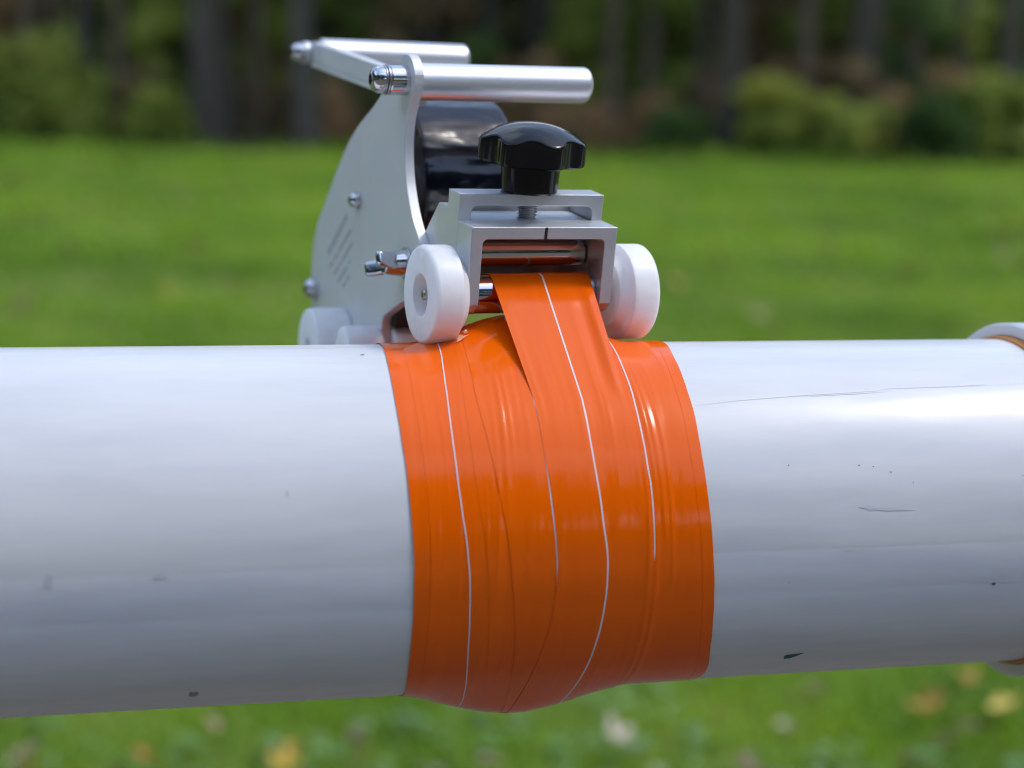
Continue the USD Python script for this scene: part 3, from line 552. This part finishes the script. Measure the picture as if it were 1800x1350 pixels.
# wing nut on the plate
def wing_nut(x, y, z):
    hub = lathe_x([(x - .0110, .0024), (x - .0115, .0048), (x - .0105, .0056), (x - .002, .0068), (x, .0070), (x, .0024), (x - .0110, .0024)], 32); hub.apply_translation((0, y, z))
    parts = []
    for an in (150 * D2R, 330 * D2R):
        pts = [(x - .004, .002), (x - .009, .0050), (x - .0130, .0076), (x - .0162, .0092)]; rad = [(.0042), (.0040), (.0038), (.0034)]
        hulls = []
        for (px, pr), rr in zip(pts, rad):
            for w in (-.0018, .0018):
                s = m3.Manifold.sphere(rr * .62, 20).translate((px, y + pr * math.cos(an) - w * math.sin(an), z + pr * math.sin(an) + w * math.cos(an))); hulls.append(s)
        wing = m3.Manifold.batch_hull(hulls[0:4]) + m3.Manifold.batch_hull(hulls[2:6]) + m3.Manifold.batch_hull(hulls[4:8]); parts.append(from_man(wing))
    n = tp('wing_nut', hub, 'chrome')
    for w in parts: tp('wing', w, 'chrome', n, smooth=50)
    tp('bolt_end', cyl_x(x - .0128, x, .0024, y, z, .0004, 20), 'steel', n); tp('washer', cyl_x(x, x + .0011, .0085, y, z, .0003, 40), 'steel', n)
wing_nut(-.0456, .0590, .0022)

# ------------------------------------------------------------------ the roll of tape held in the tool
RC, RR = (.141, .0235), .0535
roll = thing('tape_roll', 'glossy black roll of film backed tape held beside the aluminium plate', 'tape roll', matrix=TOOL_M)
def roll_mesh():
    n, k = 200, 46; th = np.linspace(0, 2 * np.pi, n, endpoint=False); xs = np.linspace(-.0252, .0285, k); P = np.zeros((k, n, 3))
    T, Xg = np.meshgrid(th, xs)
    d = .0011 * (meshkit.fbm(np.stack([Xg * 60, np.cos(T) * 5 + 9, np.sin(T) * 5 + 9], -1), 3, 4) - .5) + .0007 * (meshkit.noise(np.stack([Xg * 45, np.cos(T) * 9 + 20, np.sin(T) * 9 + 20], -1), 9) - .5)
    r = RR + d; r[0] -= .0006; r[-1] -= .0006
    V = np.stack([Xg, RC[0] + r * np.cos(T), RC[1] + r * np.sin(T) + AXLE], -1).reshape(-1, 3); f = []
    i = np.arange(k * n).reshape(k, n); j = np.roll(i, -1, 1)
    f = np.vstack([np.c_[i[:-1].ravel(), j[:-1].ravel(), j[1:].ravel()], np.c_[i[:-1].ravel(), j[1:].ravel(), i[1:].ravel()]])
    caps = []
    for row, x in ((0, -.0252), (k - 1, .0285)):
        c = len(V); inner = np.c_[np.full(n, x), RC[0] + .020 * np.cos(th), RC[1] + AXLE + .020 * np.sin(th)]; V = np.vstack([V, V[i[row]], inner]); a = c + np.arange(n); b = a + n; an, bn = np.roll(a, -1), np.roll(b, -1)
        q = np.vstack([np.c_[a, an, bn], np.c_[a, bn, b]]); f = np.vstack([f, q if row else q[:, ::-1]])
    m = trimesh.Trimesh(V, f, process=False); return m
rm = roll_mesh()
if rm.volume < 0: rm.invert()
obj('tape_coil', rm, 'black_film', roll, smooth=40)
core = lathe_x([(-.0256, .0165), (-.0256, .0199), (.0289, .0199), (.0289, .0165), (-.0256, .0165)], 64); core.apply_translation((0, RC[0], RC[1] + AXLE)); obj('cardboard_core', core, 'cardboard', roll)
# spindle belongs to the tool
tp('spindle', cyl_x(X_IN, .030, .0160, RC[0], RC[1], .0005), 'wheel_plastic')

# ------------------------------------------------------------------ the orange tape: wrapped turns on the pipe and the strand from the tool
from scipy.interpolate import PchipInterpolator
wrap = thing('wrapped_tape', 'glossy orange tape with thin white stripes wound round the pipe and fed from the tool', 'tape', matrix=PIPE_M)
INV = np.linalg.inv(np.column_stack([AX, -NF, UP]))
def to_pipe(q): return (np.asarray(q) - P0) @ INV.T
def crv(pairs):
    p = np.array(sorted(pairs)); return PchipInterpolator(p[:, 0], p[:, 1], extrapolate=False)
def edge(pairs):
    c = crv(pairs); lo, hi = min(p[0] for p in pairs), max(p[0] for p in pairs)
    return lambda th: c(np.clip(th, lo, hi)) / 1000 + .00045 * (meshkit.fbm(np.stack([np.asarray(th, float) * .11 + pairs[0][1], 0 * np.asarray(th, float), 0 * np.asarray(th, float)], -1), 3, 17) - .5)
E_left = edge([(89.1, -64.2), (58, -66), (42.2, -65.5), (27.4, -64.4), (-1.4, -62.2), (-16.1, -61.8), (-34.6, -60.9), (-62.7, -57.8), (-100, -56), (125, -63)])
E_right = edge([(125, 77), (88.7, 76.1), (72.1, 73.4), (58.7, 72.2), (34.2, 72.0), (19.6, 72.7), (9.1, 73.9), (-17, 77.9), (-34, 81.4), (-56.9, 87), (-100, 88)])
S_A = edge([(83.7, -38.5), (60.4, -41.5), (46, -42.6), (27, -42.2), (-2, -37.7), (-17.1, -36.2), (-36.2, -34.1), (-70.2, -28.5), (-100, -27), (120, -37)])
S_B = edge([(120, -5), (78, -3.4), (54.5, -2.5), (22.8, -1), (-3.1, 2.3), (-22.8, 3.5), (-50, 3.8), (-100, 6)])
S_C = edge([(50.7, 21.9), (40.9, 22), (22.3, 22.3), (-3.8, 24.7), (-17.2, 25.1), (-31, 24.6), (-52.1, 23.8), (-70.1, 22), (-100, 18)])
S_D = edge([(120, 46), (72.5, 44.9), (65.2, 44.7), (40.5, 44.8), (21.9, 46), (3.7, 46.9), (-30, 44), (-100, 40)])
T3_L = edge([(50.7, -2.4), (35.4, -1.9), (10.8, .8), (-3.1, 2.2), (-18.4, 1.6), (-41.5, -1.4), (-61.1, -2.4), (-100, -5)])
T3_R = edge([(50.7, 41.2), (40.6, 40.9), (13.3, 43.4), (2.8, 46.2), (-12, 47.8), (-27.1, 47.7), (-49.4, 47.0), (-70.2, 46), (-100, 42)])
T2_L = edge([(120, -27), (86.8, -27.2), (69.7, -28.4), (54.9, -28.9), (26.7, -25.1), (6.2, -20.5), (-11.8, -17), (-29.2, -13.7), (-53.8, -10), (-64.7, -8), (-100, -4)])
_g = np.random.default_rng(5)
CREASES = [(-19, .05, .00035, 1.1, 42, 26), (-15.5, .03, .0003, .9, 48, 20), (-24, .04, .0002, .8, 20, 30), (51, -.06, .0004, 1.3, 28, 26), (47.5, -.05, .0003, .9, 40, 22), (55, -.05, .0003, 1.0, 18, 30), (49, -.03, .0004, 1.2, -30, 40), (45, -.02, .0003, .9, -15, 45)]
CREASES += [(_g.uniform(-60, 70), _g.uniform(-.05, .05), _g.uniform(.00004, .00012), _g.uniform(.4, 1.0), _g.uniform(-80, 80), _g.uniform(15, 45)) for _ in range(18)]
def bulge(s, thd):
    """how far (m) the loosely wound tape stands off the pipe: a hump on top, a sag underneath."""
    sm = s * 1000
    gt = np.clip(1 - ((sm - 6) / 56) ** 2, 0, 1) ** 2; gb = np.clip(1 - ((sm + 1) / 57) ** 2, 0, 1) ** 1.6
    up_ = .0135 * gt * np.exp(-((thd - 98) / np.where(thd < 98, 24, 19)) ** 2); dn = .0135 * gb * np.exp(-((thd + 88) / 21) ** 2)
    wr = .00014 * (meshkit.fbm(np.stack([sm * .16, thd * .018, 0 * sm], -1), 3, 21) - .5) * 2 + .00005 * np.maximum(0, meshkit.noise(np.stack([sm * .45, thd * .03, 0 * sm], -1), 33) - .55) * 4
    crease = 0 * sm
    for c0, sl, a0, w0, t0, tw in CREASES: crease = crease + a0 * np.exp(-((sm - c0 - sl * (thd - t0)) / w0) ** 2) * np.exp(-((thd - t0) / tw) ** 4)
    return up_ + dn + wr + crease
def sheet(P, uv, thick):
    """thin closed solid from a grid of points (rows, columns, 3); returns mesh and uv."""
    n, m = P.shape[:2]; du = np.gradient(P, axis=0); dv = np.gradient(P, axis=1); N = np.cross(du, dv); N /= np.linalg.norm(N, axis=-1, keepdims=True) + 1e-15
    c = P.mean((0, 1)) * [1, 0, 0]
    if (N * (P * [0, 1, 1])).sum() < 0: N = -N
    top = P + N * thick / 2; bot = P - N * thick / 2; i = np.arange(n * m).reshape(n, m); q = np.c_[i[:-1, :-1].ravel(), i[1:, :-1].ravel(), i[1:, 1:].ravel(), i[:-1, 1:].ravel()]
    V = [top.reshape(-1, 3), bot.reshape(-1, 3)]; F = [q, q[:, ::-1] + n * m]; U = [uv.reshape(-1, 2)] * 2; o = 2 * n * m
    for col in (0, m - 1):
        V += [top[:, col], bot[:, col]]; a = o + np.arange(n); b = a + n; F.append(np.c_[a[:-1], a[1:], b[1:], b[:-1]]); U += [uv[:, col], uv[:, col]]; o += 2 * n
    for row in (0, n - 1):
        V += [top[row], bot[row]]; a = o + np.arange(m); b = a + m; F.append(np.c_[a[:-1], a[1:], b[1:], b[:-1]]); U += [uv[row], uv[row]]; o += 2 * m
    V, F, U = np.vstack(V), np.vstack(F), np.vstack(U); F = np.vstack([F[:, :3], F[:, [0, 2, 3]]])
    nt = np.cross(V[F[0, 1]] - V[F[0, 0]], V[F[0, 2]] - V[F[0, 0]])
    if nt @ N[0, 0] < 0: F = F[:, ::-1]
    return (V, F), U
def ribbon(name, lo, hi, th0, th1, offs, nv=70, nt=240, thick=.00012, mat='orange_tape', parent=None, push=0., **kw):
    """tape lying on the pipe between the edges lo(theta) and hi(theta)."""
    thd = np.linspace(th0, th1, nt)[:, None]; v = np.linspace(0, 1, nv)[None]
    s = lo(thd) * (1 - v) + hi(thd) * v; T = np.broadcast_to(thd, s.shape)
    P = loc_pipe(s, T * D2R, R + offs + push + bulge(s, T)); uv = np.stack([s + 3 * offs * 1000, T * D2R * R], -1)
    m, u = sheet(P, uv, thick); return obj(name, m, mat, parent if parent is not None else wrap, smooth=True, uv=u, **kw)
ribbon('tape_turn', lambda t: E_left(t) + .0003, lambda t: E_right(t) - .0003, 260, -102, .0003, nv=150, nt=300, label='lowest layer of tape against the pipe')
def stripe(turn, mid, th0, th1, offs, w=.0011):
    ribbon('white_stripe', lambda t: mid(t) - w / 2, lambda t: mid(t) + w / 2, th0, th1, offs + .0001, nv=4, nt=260, thick=.00004, mat='tape_stripe', parent=turn)
t1 = ribbon('tape_turn', E_left, lambda t: E_left(t) + .052, 124, -99, .0005, label='leftmost turn of tape'); stripe(t1, S_A, 123, -98, .0006, .0006)
t4 = ribbon('tape_turn', lambda t: E_right(t) - .052, E_right, 124, -99, .0005, label='rightmost turn of tape'); stripe(t4, S_D, 123, -98, .00066, .0007)
for lo, hi, of in ((lambda t: E_left(t) + .0075 + .00002 * t, lambda t: S_A(t) - .004, .00064), (lambda t: S_A(t) + .0085 - .00002 * t, lambda t: E_left(t) + .050, .00062), (lambda t: S_D(t) - .006 - .00003 * t, lambda t: E_right(t) - .0085 + .00003 * t, .00063), (lambda t: E_right(t) - .0055, lambda t: E_right(t) - .0006, .00060)):
    ribbon('tape_turn', lo, hi, 124, -99, of, nv=40, label='overlapping layer of tape in the wrap')
t2 = ribbon('tape_turn', T2_L, lambda t: T2_L(t) + .052, 124, -99, .00082, label='turn of tape beside the free strand'); stripe(t2, S_B, 123, -98, .00082, .00075)

# the free strand: from under the roll, between the rollers, over the front roller and down on to the pipe
OFF3 = .00108
def strand_rows(vs):
    rows, acc = [], []
    X = -.0243 + (.0278 + .0243) * vs
    def tool_pt(y, z): return to_pipe(to_world(np.stack([X, np.full_like(X, y), np.full_like(X, z)], -1)))
    r = .0096 + .0003
    for k in np.linspace(0, 1, 30)[:-1]:
        a0 = (RC[0] + (RR + .001) * math.cos(-107.4 * D2R), RC[1] + (RR + .001) * math.sin(-107.4 * D2R)); a1 = (r * math.cos(72.6 * D2R), r * math.sin(72.6 * D2R))
        rows.append(tool_pt(a0[0] + (a1[0] - a0[0]) * k, a0[1] + (a1[1] - a0[1]) * k))
    for ph in np.linspace(107.4, 58, 16): rows.append(tool_pt(-r * math.cos(ph * D2R), r * math.sin(ph * D2R)))
    A = rows[-1]; thc = 50.7
    def pipe_row(thd):
        s = T3_L(thd) * (1 - vs) + T3_R(thd) * vs; T = np.full_like(s, thd); return loc_pipe(s, T * D2R, R + OFF3 + bulge(s, T))
    Bp = pipe_row(thc)
    for k in np.linspace(0, 1, 46)[1:-1]:
        row = A + (Bp - A) * k; w = math.sin(math.pi * k)
        row = row + w * np.stack([0 * vs, -.0009 * (2 * vs - 1) ** 2 * 0 + 0 * vs, 0 * vs], -1) + w * .0012 * (np.exp(-((vs - .93) / .05) ** 2) - .5 * np.exp(-((vs - .82) / .06) ** 2))[:, None] * np.array([0, -.8, .55])
        rows.append(row)
    for thd in np.linspace(thc, -99, 190): rows.append(pipe_row(thd))
    return np.stack(rows)
def strand(vs, name, mat, parent, thick, lift=0., uvx=0., **kw):
    P = strand_rows(vs); L = np.r_[0, np.cumsum(np.linalg.norm(np.diff(P.mean(1), axis=0), axis=1))]
    uv = np.stack(np.broadcast_arrays(vs[None] * .052 + uvx, L[:, None]), -1)
    if lift:
        du = np.gradient(P, axis=0); dv = np.gradient(P, axis=1); N = np.cross(du, dv); N /= np.linalg.norm(N, axis=-1, keepdims=True)
        if (N * (P * [0, 1, 1])).sum() < 0: N = -N
        P = P + N * lift
    m, u = sheet(P, uv, thick); return obj(name, m, mat, parent, smooth=True, uv=u, **kw)
def residue(th, s, w, h, seed):
    g_ = np.random.default_rng(seed); a = np.linspace(0, 2 * np.pi, 14, endpoint=False); k = 1 + .3 * g_.normal(size=14); q = np.c_[th + np.sin(a) * k * h / 3, s + np.cos(a) * k * w / 2]
    V = np.vstack([[[th, s]], (q + [th, s]) / 2, q]); n = 14; f = [(0, 1 + j, 1 + (j + 1) % n) for j in range(n)]
    for j in range(n): kk = (j + 1) % n; f += [(1 + j, 1 + n + j, 1 + n + kk), (1 + j, 1 + n + kk, 1 + kk)]
    P = loc_pipe(V[:, 1] / 1000, V[:, 0] * D2R, R + .0011 + bulge(V[:, 1] / 1000, V[:, 0]) + g_.uniform(0, .0007, len(V)))
    m = trimesh.Trimesh(P, np.array(f), process=False)
    if (m.face_normals[0] * (m.triangles_center[0] * [0, 1, 1])).sum() < 0: m.invert()
    obj('crumpled_film', m, 'tape_film', wrap, smooth=False, label='crumpled pale bit of film by the left wheel')
residue(84.5, -27.5, 5, 6, 3); residue(88, -24.5, 3, 4, 4)
t3 = strand(np.linspace(0, 1, 56), 'tape_turn', 'orange_tape', wrap, .00012, uvx=.4, label='free strand coming down over the front roller')
strand(.515 + np.linspace(-.009, .009, 4), 'white_stripe', 'tape_stripe', t3, .00004, lift=.0001)
